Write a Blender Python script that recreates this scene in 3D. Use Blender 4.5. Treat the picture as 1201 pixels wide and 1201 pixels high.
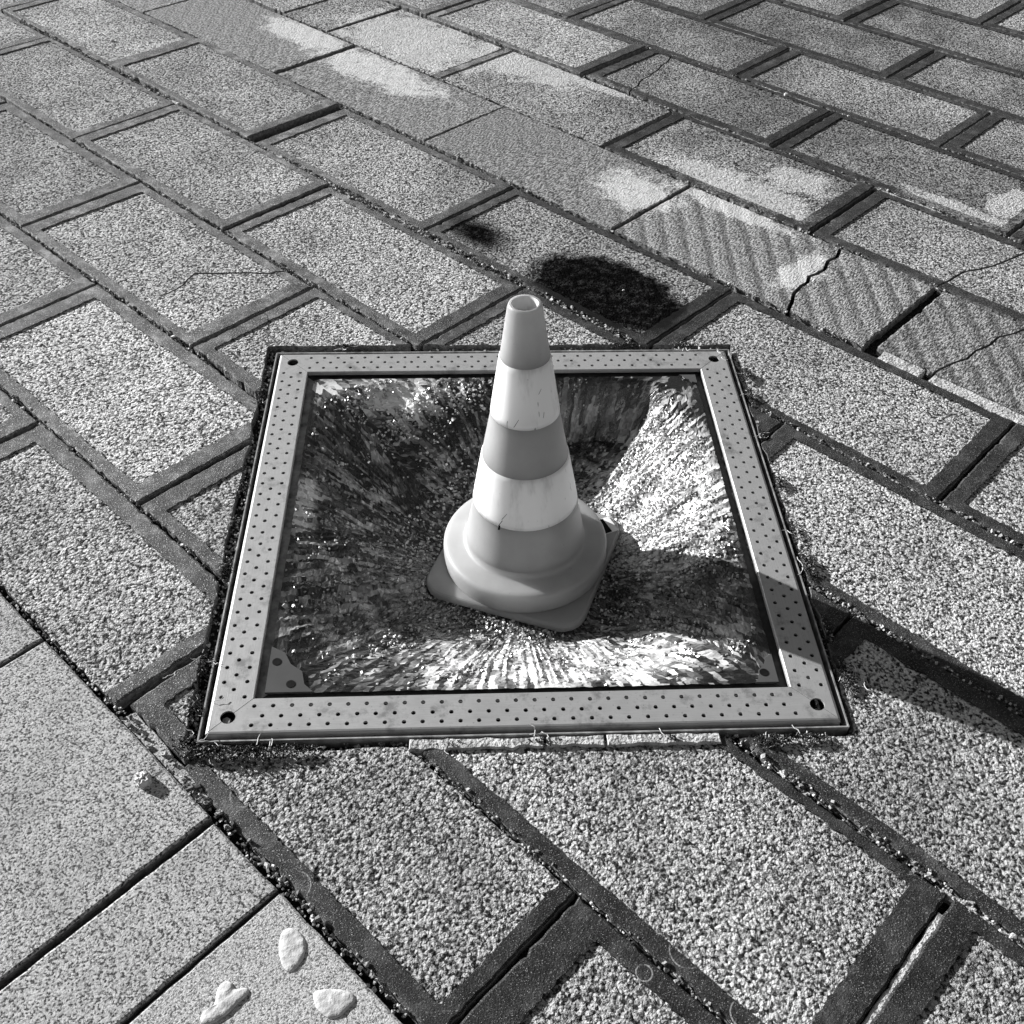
import bpy, bmesh, math, random
import numpy as np
from mathutils import Vector, Matrix
from mathutils.geometry import delaunay_2d_cdt

# ------------------------------------------------------------------ scene, camera, light
for o in list(bpy.data.objects):
    bpy.data.objects.remove(o, do_unlink=True)
scene = bpy.context.scene
col = scene.collection
random.seed(7)
rng = np.random.default_rng(11)

CAM_H = 1.1566
right = Vector((0.99965906, 0.01817072, 0.01875061))
up = Vector((-0.02611054, 0.69567781, 0.71787926))
fwd = Vector((0.0, 0.71812409, -0.69591507))
cam_data = bpy.data.cameras.new('camera')
cam = bpy.data.objects.new('camera', cam_data)
col.objects.link(cam)
m = Matrix.Identity(4)
for i in range(3):
    m[i][0], m[i][1], m[i][2] = right[i], up[i], -fwd[i]
m[2][3] = CAM_H
cam.matrix_world = m
cam_data.sensor_width = 36.0
cam_data.lens = 37.044
cam_data.clip_start = 0.02
cam_data.clip_end = 500.0
scene.camera = cam

SUN_AZ, SUN_EL = math.radians(150.5), math.radians(18.0)      # direction towards the sun
sun_dir = Vector((math.cos(SUN_AZ) * math.cos(SUN_EL), math.sin(SUN_AZ) * math.cos(SUN_EL), math.sin(SUN_EL)))
sun_data = bpy.data.lights.new('sun', 'SUN')
sun_data.energy = 5.0
sun_data.angle = math.radians(0.53)
sun_data.color = (1, 1, 1)
sun = bpy.data.objects.new('sun', sun_data)
sun.rotation_euler = (-sun_dir).to_track_quat('-Z', 'Y').to_euler()
sun.location = (-3, 3, 4)
col.objects.link(sun)

world = bpy.data.worlds.new('World')
scene.world = world
world.use_nodes = True
wn = world.node_tree
for n in list(wn.nodes):
    wn.nodes.remove(n)
w_out = wn.nodes.new('ShaderNodeOutputWorld')
w_bg = wn.nodes.new('ShaderNodeBackground')
w_bw = wn.nodes.new('ShaderNodeRGBToBW')                # the photograph is black and white
w_sky = wn.nodes.new('ShaderNodeTexSky')
w_sky.sky_type = 'NISHITA'
w_sky.sun_disc = False
w_sky.sun_elevation = SUN_EL
w_sky.sun_rotation = math.atan2(sun_dir.x, sun_dir.y)
wn.links.new(w_sky.outputs[0], w_bw.inputs[0])
wn.links.new(w_bw.outputs[0], w_bg.inputs['Color'])
w_bg.inputs['Strength'].default_value = 0.05
wn.links.new(w_bg.outputs[0], w_out.inputs['Surface'])

vs = scene.view_settings
vs.view_transform = 'Standard'
vs.look = 'None'
vs.exposure = 1.1
vs.gamma = 1.0
vs.use_curve_mapping = False

# ------------------------------------------------------------------ layout
SW = 0.30                                               # slab width: the unit of the paving lattice
TA = -0.73903                                           # direction of the long joints
T = np.array([math.cos(TA), math.sin(TA)])
N = np.array([-math.sin(TA), math.cos(TA)])
FC = np.array([0.00266, 1.20276])                       # frame centre, turn and half side
FA = 0.05805
FX = np.array([math.cos(FA), math.sin(FA)])
FY = np.array([-math.sin(FA), math.cos(FA)])
FH = 0.4147
FI = 0.360


def lat(U, V):
    return (U * T + V * N) * SW


def loc(x, y):
    return FC + x * FX + y * FY


def to_lat(p):
    p = np.asarray(p, float)
    return np.stack([p @ T, p @ N], -1) / SW


# ------------------------------------------------------------------ material helpers
class Mat:
    def __init__(self, name):
        self.m = bpy.data.materials.new(name)
        self.m.use_nodes = True
        self.t = self.m.node_tree
        self.b = self.t.nodes['Principled BSDF']
        self._pos = None

    def n(self, typ, **kw):
        nd = self.t.nodes.new(typ)
        for k, v in kw.items():
            setattr(nd, k, v)
        return nd

    def link(self, a, b):
        self.t.links.new(a, b)

    def put(self, sock, v):
        if hasattr(v, 'node'):
            self.link(v, sock)
        elif isinstance(v, (int, float)) and sock.type == 'RGBA':
            sock.default_value = (v, v, v, 1)
        else:
            sock.default_value = v

    def pos(self):
        if self._pos is None:
            self._pos = self.n('ShaderNodeNewGeometry').outputs['Position']
        return self._pos

    def obj(self):
        return self.n('ShaderNodeTexCoord').outputs['Object']

    def noise(self, scale, detail=2.0, rough=0.5, vec=None, dist=0.0):
        nd = self.n('ShaderNodeTexNoise')
        self.link(vec if vec is not None else self.pos(), nd.inputs['Vector'])
        nd.inputs['Scale'].default_value = scale
        nd.inputs['Detail'].default_value = detail
        nd.inputs['Roughness'].default_value = rough
        nd.inputs['Distortion'].default_value = dist
        return nd.outputs['Fac']

    def voronoi(self, scale, feature='F1', vec=None, out='Distance', rand=1.0):
        nd = self.n('ShaderNodeTexVoronoi', feature=feature)
        self.link(vec if vec is not None else self.pos(), nd.inputs['Vector'])
        nd.inputs['Scale'].default_value = scale
        nd.inputs['Randomness'].default_value = rand
        return nd.outputs[out]

    def ramp(self, fac, stops, smooth=False):
        nd = self.n('ShaderNodeValToRGB')
        self.link(fac, nd.inputs['Fac'])
        cr = nd.color_ramp
        if smooth:
            cr.interpolation = 'EASE'
        while len(cr.elements) < len(stops):
            cr.elements.new(0.5)
        for e, (p, v) in zip(cr.elements, stops):
            e.position = p
            e.color = (v, v, v, 1)
        return nd.outputs['Color']

    def math(self, op, a, b=0.0, c=0.0, clamp=False):
        nd = self.n('ShaderNodeMath', operation=op, use_clamp=clamp)
        for i, v in enumerate((a, b, c)):
            if hasattr(v, 'node'):
                self.link(v, nd.inputs[i])
            else:
                nd.inputs[i].default_value = v
        return nd.outputs[0]

    def mix(self, fac, a, b):
        nd = self.n('ShaderNodeMix', data_type='RGBA')
        self.put(nd.inputs[0], fac)
        self.put(nd.inputs[6], a)
        self.put(nd.inputs[7], b)
        return nd.outputs[2]

    def mapr(self, v, a, b, c=0.0, d=1.0, smooth=True):
        nd = self.n('ShaderNodeMapRange', interpolation_type='SMOOTHSTEP' if smooth else 'LINEAR')
        self.link(v, nd.inputs['Value'])
        for k, x in zip(('From Min', 'From Max', 'To Min', 'To Max'), (a, b, c, d)):
            nd.inputs[k].default_value = x
        return nd.outputs[0]

    def bump(self, h, dist, strength=1.0, normal=None):
        nd = self.n('ShaderNodeBump')
        nd.inputs['Strength'].default_value = strength
        nd.inputs['Distance'].default_value = dist
        self.link(h, nd.inputs['Height'])
        if normal is not None:
            self.link(normal, nd.inputs['Normal'])
        return nd.outputs[0]

    def rand(self):
        return self.n('ShaderNodeObjectInfo').outputs['Random']

    def island(self):
        return self.n('ShaderNodeNewGeometry').outputs['Random Per Island']

    def done(self, color, rough=0.8, normal=None, spec=0.3, metal=0.0):
        self.put(self.b.inputs['Base Color'], color)
        self.put(self.b.inputs['Roughness'], rough)
        self.b.inputs['Specular IOR Level'].default_value = spec
        self.b.inputs['Metallic'].default_value = metal
        if normal is not None:
            self.link(normal, self.b.inputs['Normal'])
        return self.m

    # vector in paving units: x along the long joints, y across
    def lattice(self):
        mp = self.n('ShaderNodeMapping', vector_type='POINT')
        self.link(self.pos(), mp.inputs['Vector'])
        mp.inputs['Rotation'].default_value = (0, 0, -TA)
        mp.inputs['Scale'].default_value = (1 / SW, 1 / SW, 1 / SW)
        return mp.outputs[0]

    def blob(self, v, cu, cv, ru, rv, warp, rot=0.0, edge=0.25):
        """soft ellipse (1 inside) in paving units, its edge warped by a noise value"""
        mp = self.n('ShaderNodeMapping', vector_type='TEXTURE')
        self.link(v, mp.inputs['Vector'])
        mp.inputs['Location'].default_value = (cu, cv, 0)
        mp.inputs['Rotation'].default_value = (0, 0, rot)
        mp.inputs['Scale'].default_value = (ru, rv, 1e3)
        ln = self.n('ShaderNodeVectorMath', operation='LENGTH')
        self.link(mp.outputs[0], ln.inputs[0])
        d = self.math('ADD', ln.outputs['Value'], warp)
        return self.mapr(d, 1.0 - edge, 1.0 + edge, 1.0, 0.0)

    def union(self, masks):
        r = masks[0]
        for k in masks[1:]:
            r = self.math('MAXIMUM', r, k)
        return r


PALE = [(-7.95, 7.1, 0.95, 0.50, .4), (-6.75, 7.38, 0.7, 0.28, .4), (-6.0, 7.55, 0.5, 0.10, .5), (-7.65, 6.32, 0.85, 0.26, .4),
        (-8.75, 6.4, 0.55, 0.22, .5), (-4.45, 6.2, 0.35, 0.26, .6), (-3.75, 6.5, 0.5, 0.10, .6), (-3.9, 6.82, 0.8, 0.22, .6), (-3.65, 7.25, 0.30, 0.22, .6),
        (-2.55, 7.72, 0.55, 0.12, .5), (-2.2, 8.1, 0.25, 0.28, .4), (-2.9, 6.1, .12, .3, .6)]
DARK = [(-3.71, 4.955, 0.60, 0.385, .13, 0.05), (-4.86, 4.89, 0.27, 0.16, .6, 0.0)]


def stains(M, base, pale_amount=0.95, grain=None):
    v = M.lattice()
    nz = M.noise(17.0, 9.0, 0.78)
    warp = M.math('MULTIPLY', M.math('SUBTRACT', nz, 0.5), 2.6)
    warp2 = M.math('MULTIPLY', M.math('SUBTRACT', nz, 0.5), 0.85)
    w = M.union([M.blob(v, a, b, c, d, warp, 0.0, e * .7) for a, b, c, d, e in PALE])
    w = M.math('MULTIPLY', w, M.math('MULTIPLY', M.mapr(M.noise(40.0, 4.0, 0.7), 0.25, 0.6, 0.55, 1.0), pale_amount))
    # powder keeps to the high grains first
    g = grain if grain is not None else M.noise(230.0, 2.0)
    w = M.mapr(M.math('ADD', w, M.math('MULTIPLY', M.math('SUBTRACT', g, 0.5), 1.9)), 0.20, 0.85)
    w = M.math('MULTIPLY', w, pale_amount)
    c1 = M.mix(w, base, M.mix(0.56, base, 0.80))
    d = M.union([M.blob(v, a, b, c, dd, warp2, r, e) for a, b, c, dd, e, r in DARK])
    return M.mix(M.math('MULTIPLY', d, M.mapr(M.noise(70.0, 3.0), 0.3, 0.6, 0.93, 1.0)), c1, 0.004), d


def grains(M, scale, vec=None):
    """a random value for each small grain, and the distance from the grain's middle"""
    nd = M.n('ShaderNodeTexVoronoi', feature='F1')
    M.link(vec if vec is not None else M.pos(), nd.inputs['Vector'])
    nd.inputs['Scale'].default_value = scale
    sp = M.n('ShaderNodeSeparateXYZ')
    M.link(nd.outputs['Color'], sp.inputs[0])
    return sp.outputs[0], nd.outputs['Distance'], sp.outputs[1]


def mat_field():
    M = Mat('bush_hammered_stone')
    a = M.noise(200.0, 3.0, 0.65)
    b = M.noise(120.0, 1.0, 0.5)
    big = M.noise(5.0, 3.0, 0.6)
    g, dist, g2 = grains(M, 270.0)
    k = M.math('ADD', M.math('MULTIPLY', g, 0.55), M.math('MULTIPLY', M.mapr(a, 0.30, 0.70, smooth=False), 0.55))
    base = M.ramp(k, [(0.27, 0.028), (0.40, 0.13), (0.53, 0.38), (0.74, 0.66)])
    tone = M.math('ADD', M.mapr(big, 0.3, 0.7, 0.84, 1.14), M.mapr(M.rand(), 0, 1, -0.26, 0.12, smooth=False))
    # grime that crosses the joints
    tone = M.math('MULTIPLY', tone, M.mapr(M.noise(2.3, 5.0, 0.65), 0.36, 0.60, 0.82, 1.06))
    # slabs darken with distance, more so to the right
    sy = M.n('ShaderNodeSeparateXYZ')
    M.link(M.pos(), sy.inputs[0])
    tone = M.math('SUBTRACT', tone, M.math('MULTIPLY', M.mapr(sy.outputs['Y'], 1.5, 2.3), M.mapr(sy.outputs['X'], -0.3, 0.7, 0.04, 0.30)))
    vm = M.n('ShaderNodeVectorMath', operation='SCALE')
    M.link(base, vm.inputs[0])
    M.link(tone, vm.inputs['Scale'])
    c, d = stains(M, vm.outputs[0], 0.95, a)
    h = M.math('ADD', M.math('MULTIPLY', a, 1.0), M.math('MULTIPLY', b, 0.7))
    h = M.math('ADD', h, M.math('MULTIPLY', M.math('MULTIPLY', dist, g2), -0.55))
    nrm = M.bump(h, 0.0085, 1.0)
    m_ = M.done(c, 0.9, nrm, 0.12)
    M.link(M.math('MULTIPLY', M.math('SUBTRACT', 1.0, d), 0.12), M.b.inputs['Specular IOR Level'])
    return m_


def mat_comb():
    M = Mat('combed_stone')
    v = M.lattice()
    wv = M.n('ShaderNodeTexWave', wave_type='BANDS', bands_direction='X')
    M.link(M.pos(), wv.inputs['Vector'])
    wv.inputs['Scale'].default_value = 7.0
    wv.inputs['Distortion'].default_value = 0.7
    wv.inputs['Detail'].default_value = 2.0
    wv.inputs['Detail Scale'].default_value = 6.0
    mp = M.n('ShaderNodeMapping')
    M.link(v, mp.inputs['Vector'])
    mp.inputs['Rotation'].default_value = (0, 0, math.radians(38))
    mp.inputs['Scale'].default_value = (1.0, 0.42, 1.0)
    a = M.noise(92.0, 2.5, 0.65, vec=mp.outputs[0])
    base = M.ramp(a, [(0.38, 0.05), (0.48, 0.22), (0.60, 0.50)])
    vx = M.n('ShaderNodeSeparateXYZ')
    M.link(v, vx.inputs[0])
    ribs = M.mapr(vx.outputs['X'], -4.4, -4.1, 0.25, 1.0)
    base = M.mix(M.math('MULTIPLY', M.mapr(wv.outputs['Fac'], 0.05, 0.40, 0.55, 0.0), M.math('MULTIPLY', M.mapr(M.noise(5.0, 2.0), 0.30, 0.50, 0.35, 1.0), ribs)), base, 0.04)
    tone = M.mapr(M.rand(), 0, 1, 0.74, 1.0, smooth=False)
    vm = M.n('ShaderNodeVectorMath', operation='SCALE')
    M.link(base, vm.inputs[0])
    M.link(tone, vm.inputs['Scale'])
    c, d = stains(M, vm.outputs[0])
    h = M.math('ADD', M.math('MULTIPLY', a, 0.9), M.math('MULTIPLY', M.math('MULTIPLY', wv.outputs['Fac'], ribs), 0.30))
    return M.done(c, 0.88, M.bump(h, 0.0080, 1.0), 0.12)


def mat_rim():
    M = Mat('smooth_stone_rim')
    a = M.noise(420.0, 2.0, 0.6)
    b = M.noise(26.0, 5.0, 0.65)
    s = M.noise(900.0, 1.0)
    base = M.ramp(b, [(0.3, 0.014), (0.52, 0.030), (0.72, 0.075)])
    base = M.mix(M.mapr(a, 0.60, 0.70, 0.0, 0.5), base, 0.13)
    base = M.mix(M.mapr(s, 0.66, 0.72, 0.0, 0.8), base, 0.45)
    dust = M.noise(9.0, 6.0, 0.75)
    base = M.mix(M.mapr(dust, 0.56, 0.70, 0.0, 0.5), base, 0.15)
    far = M.n('ShaderNodeSeparateXYZ')
    M.link(M.pos(), far.inputs[0])
    # rims paler to the far left: sun gloss put into the colour
    tone = M.math('ADD', M.mapr(M.rand(), 0, 1, 0.8, 1.25, smooth=False), M.mapr(M.math('SUBTRACT', far.outputs['X'], M.math('MULTIPLY', far.outputs['Y'], 0.16)), -1.0, 0.0, 2.6, 0.0))
    vm = M.n('ShaderNodeVectorMath', operation='SCALE')
    M.link(base, vm.inputs[0])
    M.link(tone, vm.inputs['Scale'])
    c, d = stains(M, vm.outputs[0], 0.55)
    # pale worn rings left on the rims
    sx = M.n('ShaderNodeVectorMath', operation='MULTIPLY')
    M.link(M.pos(), sx.inputs[0])
    sx.inputs[1].default_value = (1, 1, 0)
    for cx, cy, r in ((0.206, 0.503, 0.019), (-0.321, 0.684, 0.017), (-0.239, 0.568, 0.018), (0.157, 0.478, 0.009), (0.262, 0.438, 0.016)):
        ds = M.n('ShaderNodeVectorMath', operation='DISTANCE')
        M.link(sx.outputs[0], ds.inputs[0])
        ds.inputs[1].default_value = (cx, cy, 0)
        e = M.math('ABSOLUTE', M.math('SUBTRACT', ds.outputs['Value'], r))
        k = M.math('MULTIPLY', M.mapr(e, 0.0003, 0.0012, 0.75, 0.0), M.mapr(M.noise(45.0, 3.0), 0.40, 0.58))
        c = M.mix(k, c, 0.34)
    nrm = M.bump(M.math('ADD', a, M.math('MULTIPLY', b, 0.8)), 0.0013, 0.9)
    return M.done(c, M.mapr(b, 0.3, 0.7, 0.65, 0.9), nrm, 0.10)


def mat_edge():
    M = Mat('broken_stone_side')
    a = M.noise(120.0, 4.0, 0.6)
    return M.done(M.ramp(a, [(0.3, 0.07), (0.7, 0.24)]), 0.95, M.bump(a, 0.004), 0.1)


def mat_granite(name, lo, mid, hi, scale, amp):
    M = Mat(name)
    g, dist, g2 = grains(M, scale)
    a = M.noise(scale * .7, 3.0, 0.65)
    big = M.noise(11.0, 4.0, 0.6)
    k = M.math('ADD', M.math('MULTIPLY', g, 0.6), M.math('MULTIPLY', M.mapr(a, 0.32, 0.68, smooth=False), 0.5))
    base = M.ramp(k, [(0.30, lo), (0.40, mid), (0.70, hi)])
    base = M.mix(M.mapr(big, 0.45, 0.75, 0.0, 0.30), base, lo * 2.0)
    return M.done(base, 0.8, M.bump(M.math('ADD', a, M.math('MULTIPLY', g2, 0.3)), amp), 0.2)


def mat_mortar():
    M = Mat('pale_mortar')
    a = M.noise(55.0, 5.0, 0.65)
    b = M.noise(230.0, 2.0)
    base = M.ramp(a, [(0.32, 0.16), (0.46, 0.40), (0.7, 0.60)])
    base = M.mix(M.mapr(b, 0.62, 0.70), base, 0.10)
    return M.done(base, 0.9, M.bump(M.math('ADD', a, b), 0.003), 0.15)


def mat_soil():
    M = Mat('dark_joint_soil')
    a = M.noise(160.0, 4.0, 0.65)
    return M.done(M.ramp(a, [(0.35, 0.008), (0.6, 0.035), (0.75, 0.10)]), 1.0, M.bump(a, 0.006), 0.05)


def mat_grit(name, stops, rough=0.9):
    M = Mat(name)
    return M.done(M.ramp(M.island(), stops), rough, M.bump(M.noise(600.0, 2.0), 0.0008), 0.2)


def mat_steel():
    M = Mat('brushed_steel')
    mp = M.n('ShaderNodeMapping')
    M.link(M.obj(), mp.inputs['Vector'])
    mp.inputs['Scale'].default_value = (3.0, 160.0, 1.0)
    br = M.noise(9.0, 3.0, 0.6, vec=mp.outputs[0])
    dirt = M.noise(24.0, 5.0, 0.7)
    fine = M.noise(240.0, 2.0)
    base = M.ramp(br, [(0.3, 0.33), (0.7, 0.41)])
    base = M.mix(M.mapr(dirt, 0.50, 0.72, 0.0, 0.8), base, 0.12)
    base = M.mix(M.mapr(fine, 0.68, 0.74, 0.0, 0.6), base, 0.16)
    return M.done(base, M.mapr(dirt, 0.3, 0.7, 0.42, 0.62), M.bump(br, 0.0003, 0.6), 0.5, 0.35)


def mat_plain(name, v, rough=0.7, spec=0.3, nscale=80.0, var=0.3, metal=0.0, amp=0.0006):
    M = Mat(name)
    a = M.noise(nscale, 3.0, 0.6)
    return M.done(M.ramp(a, [(0.3, v * (1 - var)), (0.7, v * (1 + var))]), rough, M.bump(a, amp), spec, metal)


def mat_plastic():
    M = Mat('cone_plastic')
    a = M.noise(18.0, 4.0, 0.6, vec=M.obj())
    s = M.noise(140.0, 3.0, 0.7, vec=M.obj())
    M.b.subsurface_method = 'BURLEY'
    M.b.inputs['Subsurface Weight'].default_value = 0.75
    M.b.inputs['Subsurface Radius'].default_value = (0.06, 0.06, 0.06)
    M.b.inputs['Subsurface Scale'].default_value = 1.0
    base = M.ramp(a, [(0.3, 0.32), (0.7, 0.37)])
    base = M.mix(M.mapr(s, 0.66, 0.76, 0.0, 0.35), base, 0.12)
    return M.done(base, M.mapr(a, 0.3, 0.7, 0.38, 0.55), M.bump(s, 0.0003, 0.5), 0.35)


def mat_band():
    M = Mat('reflective_band')
    o = M.obj()
    mp = M.n('ShaderNodeMapping')
    M.link(o, mp.inputs['Vector'])
    mp.inputs['Scale'].default_value = (1.0, 1.0, 0.22)
    smear = M.noise(34.0, 4.0, 0.6, vec=mp.outputs[0])
    mp2 = M.n('ShaderNodeMapping')
    M.link(o, mp2.inputs['Vector'])
    mp2.inputs['Rotation'].default_value = (0.3, 0.5, 0.0)
    mp2.inputs['Scale'].default_value = (1.0, 1.0, 0.12)
    scr = M.noise(190.0, 2.0, 0.6, vec=mp2.outputs[0])
    M.b.subsurface_method = 'BURLEY'
    M.b.inputs['Subsurface Weight'].default_value = 0.75
    M.b.inputs['Subsurface Radius'].default_value = (0.06, 0.06, 0.06)
    M.b.inputs['Subsurface Scale'].default_value = 1.0
    base = M.mix(M.mapr(smear, 0.50, 0.72, 0.0, 0.6), 0.90, 0.46)
    base = M.mix(M.mapr(scr, 0.70, 0.75, 0.0, 0.85), base, 0.16)
    return M.done(base, 0.45, None, 0.4)


def mat_glass_sheet():
    M = Mat('glass_backing')
    a = M.noise(90.0, 4.0, 0.7, vec=M.obj())
    return M.done(M.ramp(a, [(0.3, 0.008), (0.7, 0.03)]), 0.3, None, 0.4)


def mat_shard():
    M = Mat('glass_crumb')
    r = M.island()
    base = M.ramp(r, [(0.0, 0.04), (0.3, 0.20), (1.0, 0.60)])
    rr = M.math('FRACT', M.math('MULTIPLY', r, 37.0))
    M.b.inputs['IOR'].default_value = 2.3
    return M.done(base, M.mapr(rr, 0.0, 1.0, 0.18, 0.5, smooth=False), None, 0.7)


def mat_splinter():
    M = Mat('glass_splinter')
    an = M.n('ShaderNodeAttribute', attribute_name='splinter')
    r = an.outputs['Fac']
    o = M.obj()
    frost = M.noise(11.0, 5.0, 0.7, vec=o)

    def sunlit_powder(cx, cy, rx, ry, rot):
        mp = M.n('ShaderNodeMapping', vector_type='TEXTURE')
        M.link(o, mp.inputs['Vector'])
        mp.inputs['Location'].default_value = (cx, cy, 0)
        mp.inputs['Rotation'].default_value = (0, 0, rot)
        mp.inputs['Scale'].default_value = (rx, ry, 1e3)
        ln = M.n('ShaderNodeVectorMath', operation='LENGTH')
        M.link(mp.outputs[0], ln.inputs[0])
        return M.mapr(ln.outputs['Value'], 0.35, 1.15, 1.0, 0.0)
    # glass powder painted whiter where the sun strikes: light put into the colour
    cr = M.union([sunlit_powder(.24, .10, .15, .22, 0.0), sunlit_powder(.04, -.28, .29, .11, 0.0), sunlit_powder(-.22, .31, .16, .05, 0.0), sunlit_powder(-.335, .02, .03, .10, 0.0)])
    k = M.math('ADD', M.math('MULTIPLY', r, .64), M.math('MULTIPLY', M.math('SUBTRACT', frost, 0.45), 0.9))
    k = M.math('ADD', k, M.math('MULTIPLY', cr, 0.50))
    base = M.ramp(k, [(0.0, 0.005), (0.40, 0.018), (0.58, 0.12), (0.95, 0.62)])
    st = M.noise(260.0, 2.0, 0.6, vec=o)
    rr = M.math('FRACT', M.math('MULTIPLY', r, 53.0))
    M.b.inputs['IOR'].default_value = 1.6
    return M.done(base, M.mapr(rr, 0.0, 1.0, 0.06, 0.36, smooth=False), M.bump(st, 0.0009, 0.6), 0.6)


MAT = dict(splinter=mat_splinter(), field=mat_field(), comb=mat_comb(), rim=mat_rim(), side=mat_edge(),
           granite=mat_granite('speckled_granite', 0.04, 0.22, 0.48, 470.0, 0.0012),
           granite_pale=mat_granite('pale_fine_granite', 0.11, 0.34, 0.54, 620.0, 0.0016),
           mortar=mat_mortar(), soil=mat_soil(),
           grit=mat_grit('loose_grit', [(0.0, 0.03), (0.4, 0.16), (0.75, 0.36), (1.0, 0.65)]),
           moss=mat_grit('dry_moss', [(0.0, 0.008), (0.72, 0.035), (0.86, 0.2), (1.0, 0.5)]),
           steel=mat_steel(), dark=mat_plain('black_void', 0.012, 0.9, 0.1),
           angle=mat_plain('weathered_steel_edge', 0.30, 0.5, 0.5, 50.0, 0.6, 0.3),
           gasket=mat_plain('dirty_steel_ledge', 0.03, 0.6, 0.4, 60.0, 0.7),
           plastic=mat_plastic(), band=mat_band(), sheet=mat_glass_sheet(), shard=mat_shard(),
           inside=mat_plain('cone_inner_wall', 0.62, 0.6, 0.2, 40.0, 0.15), paper=mat_plain('white_label', 0.75, 0.6, 0.3, 120.0, 0.12), ink=mat_plain('black_ink', 0.010, 0.7, 0.05),
           clearglass=mat_plain('intact_tinted_glass', 0.085, 0.12, 0.6, 12.0, 0.12, 0.0, 0.0001),
           gum=mat_plain('old_chewing_gum', 0.50, 0.75, 0.2, 90.0, 0.25, 0.0, 0.002),
           pebble=mat_plain('pale_pebble', 0.55, 0.85, 0.2, 160.0, 0.3, 0.0, 0.002),
           well=mat_plain('dark_concrete', 0.02, 0.95, 0.1, 20.0, 0.4))


# ------------------------------------------------------------------ mesh helpers
def mesh_obj(name, verts, faces, mats, parent=None, mi=None, smooth=False, loc_=None, rotz=0.0):
    me = bpy.data.meshes.new(name)
    me.from_pydata([tuple(v) for v in verts], [], [tuple(f) for f in faces])
    for k in (mats if isinstance(mats, (list, tuple)) else [mats]):
        me.materials.append(MAT[k])
    if mi is not None:
        me.polygons.foreach_set('material_index', np.asarray(mi, np.int32))
    if smooth:
        me.polygons.foreach_set('use_smooth', np.ones(len(me.polygons), bool))
    me.update()
    o = bpy.data.objects.new(name, me)
    col.objects.link(o)
    if loc_ is not None:
        o.location = loc_
    o.rotation_euler = (0, 0, rotz)
    if parent is not None:
        o.parent = parent
    return o


def empty(name, location=(0, 0, 0), rotz=0.0):
    o = bpy.data.objects.new(name, None)
    o.location = location
    o.rotation_euler = (0, 0, rotz)
    o.empty_display_size = 0.1
    col.objects.link(o)
    return o


def tag(o, label=None, cat=None, group=None, kind=None):
    if label:
        o['label'] = label
    if cat:
        o['category'] = cat
    if group:
        o['group'] = group
    if kind:
        o['kind'] = kind
    return o


def inside(poly, pts):
    poly = np.asarray(poly)
    x, y = pts[:, 0], pts[:, 1]
    r = np.zeros(len(pts), bool)
    a = poly
    b = np.roll(poly, -1, 0)
    for (x0, y0), (x1, y1) in zip(a, b):
        if y0 == y1:
            continue
        c = ((y0 > y) != (y1 > y)) & (x < (x1 - x0) * (y - y0) / (y1 - y0) + x0)
        r ^= c
    return r


def rough_loop(corners, step, amp, chip=0.0, chip_p=0.0):
    """a closed polygon sampled along its edges with an uneven line"""
    out = []
    n = len(corners)
    for i in range(n):
        a = np.array(corners[i], float)
        b = np.array(corners[(i + 1) % n], float)
        d = b - a
        L = np.linalg.norm(d)
        if L < 1e-6:
            continue
        d /= L
        nn = np.array([-d[1], d[0]])                     # inwards for a CCW loop
        k = max(1, int(L / step))
        for j in range(k):
            t = j / k
            off = rng.normal(0, amp)
            if j == 0:
                off = 0.0
                out.append(a + rng.normal(0, amp * 0.6, 2))
                continue
            if rng.random() < chip_p:
                off += rng.uniform(0.3, 1.0) * chip
            out.append(a + d * L * (t + rng.uniform(-.25, .25) / k) + nn * off)
    return np.array(out)


def shrink(poly, d):
    poly = np.asarray(poly, float)
    n = len(poly)
    prv = np.roll(poly, 1, 0)
    nxt = np.roll(poly, -1, 0)
    tg = nxt - prv
    tg /= np.linalg.norm(tg, axis=1)[:, None] + 1e-12
    nn = np.stack([-tg[:, 1], tg[:, 0]], -1)
    return poly + nn * d


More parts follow.
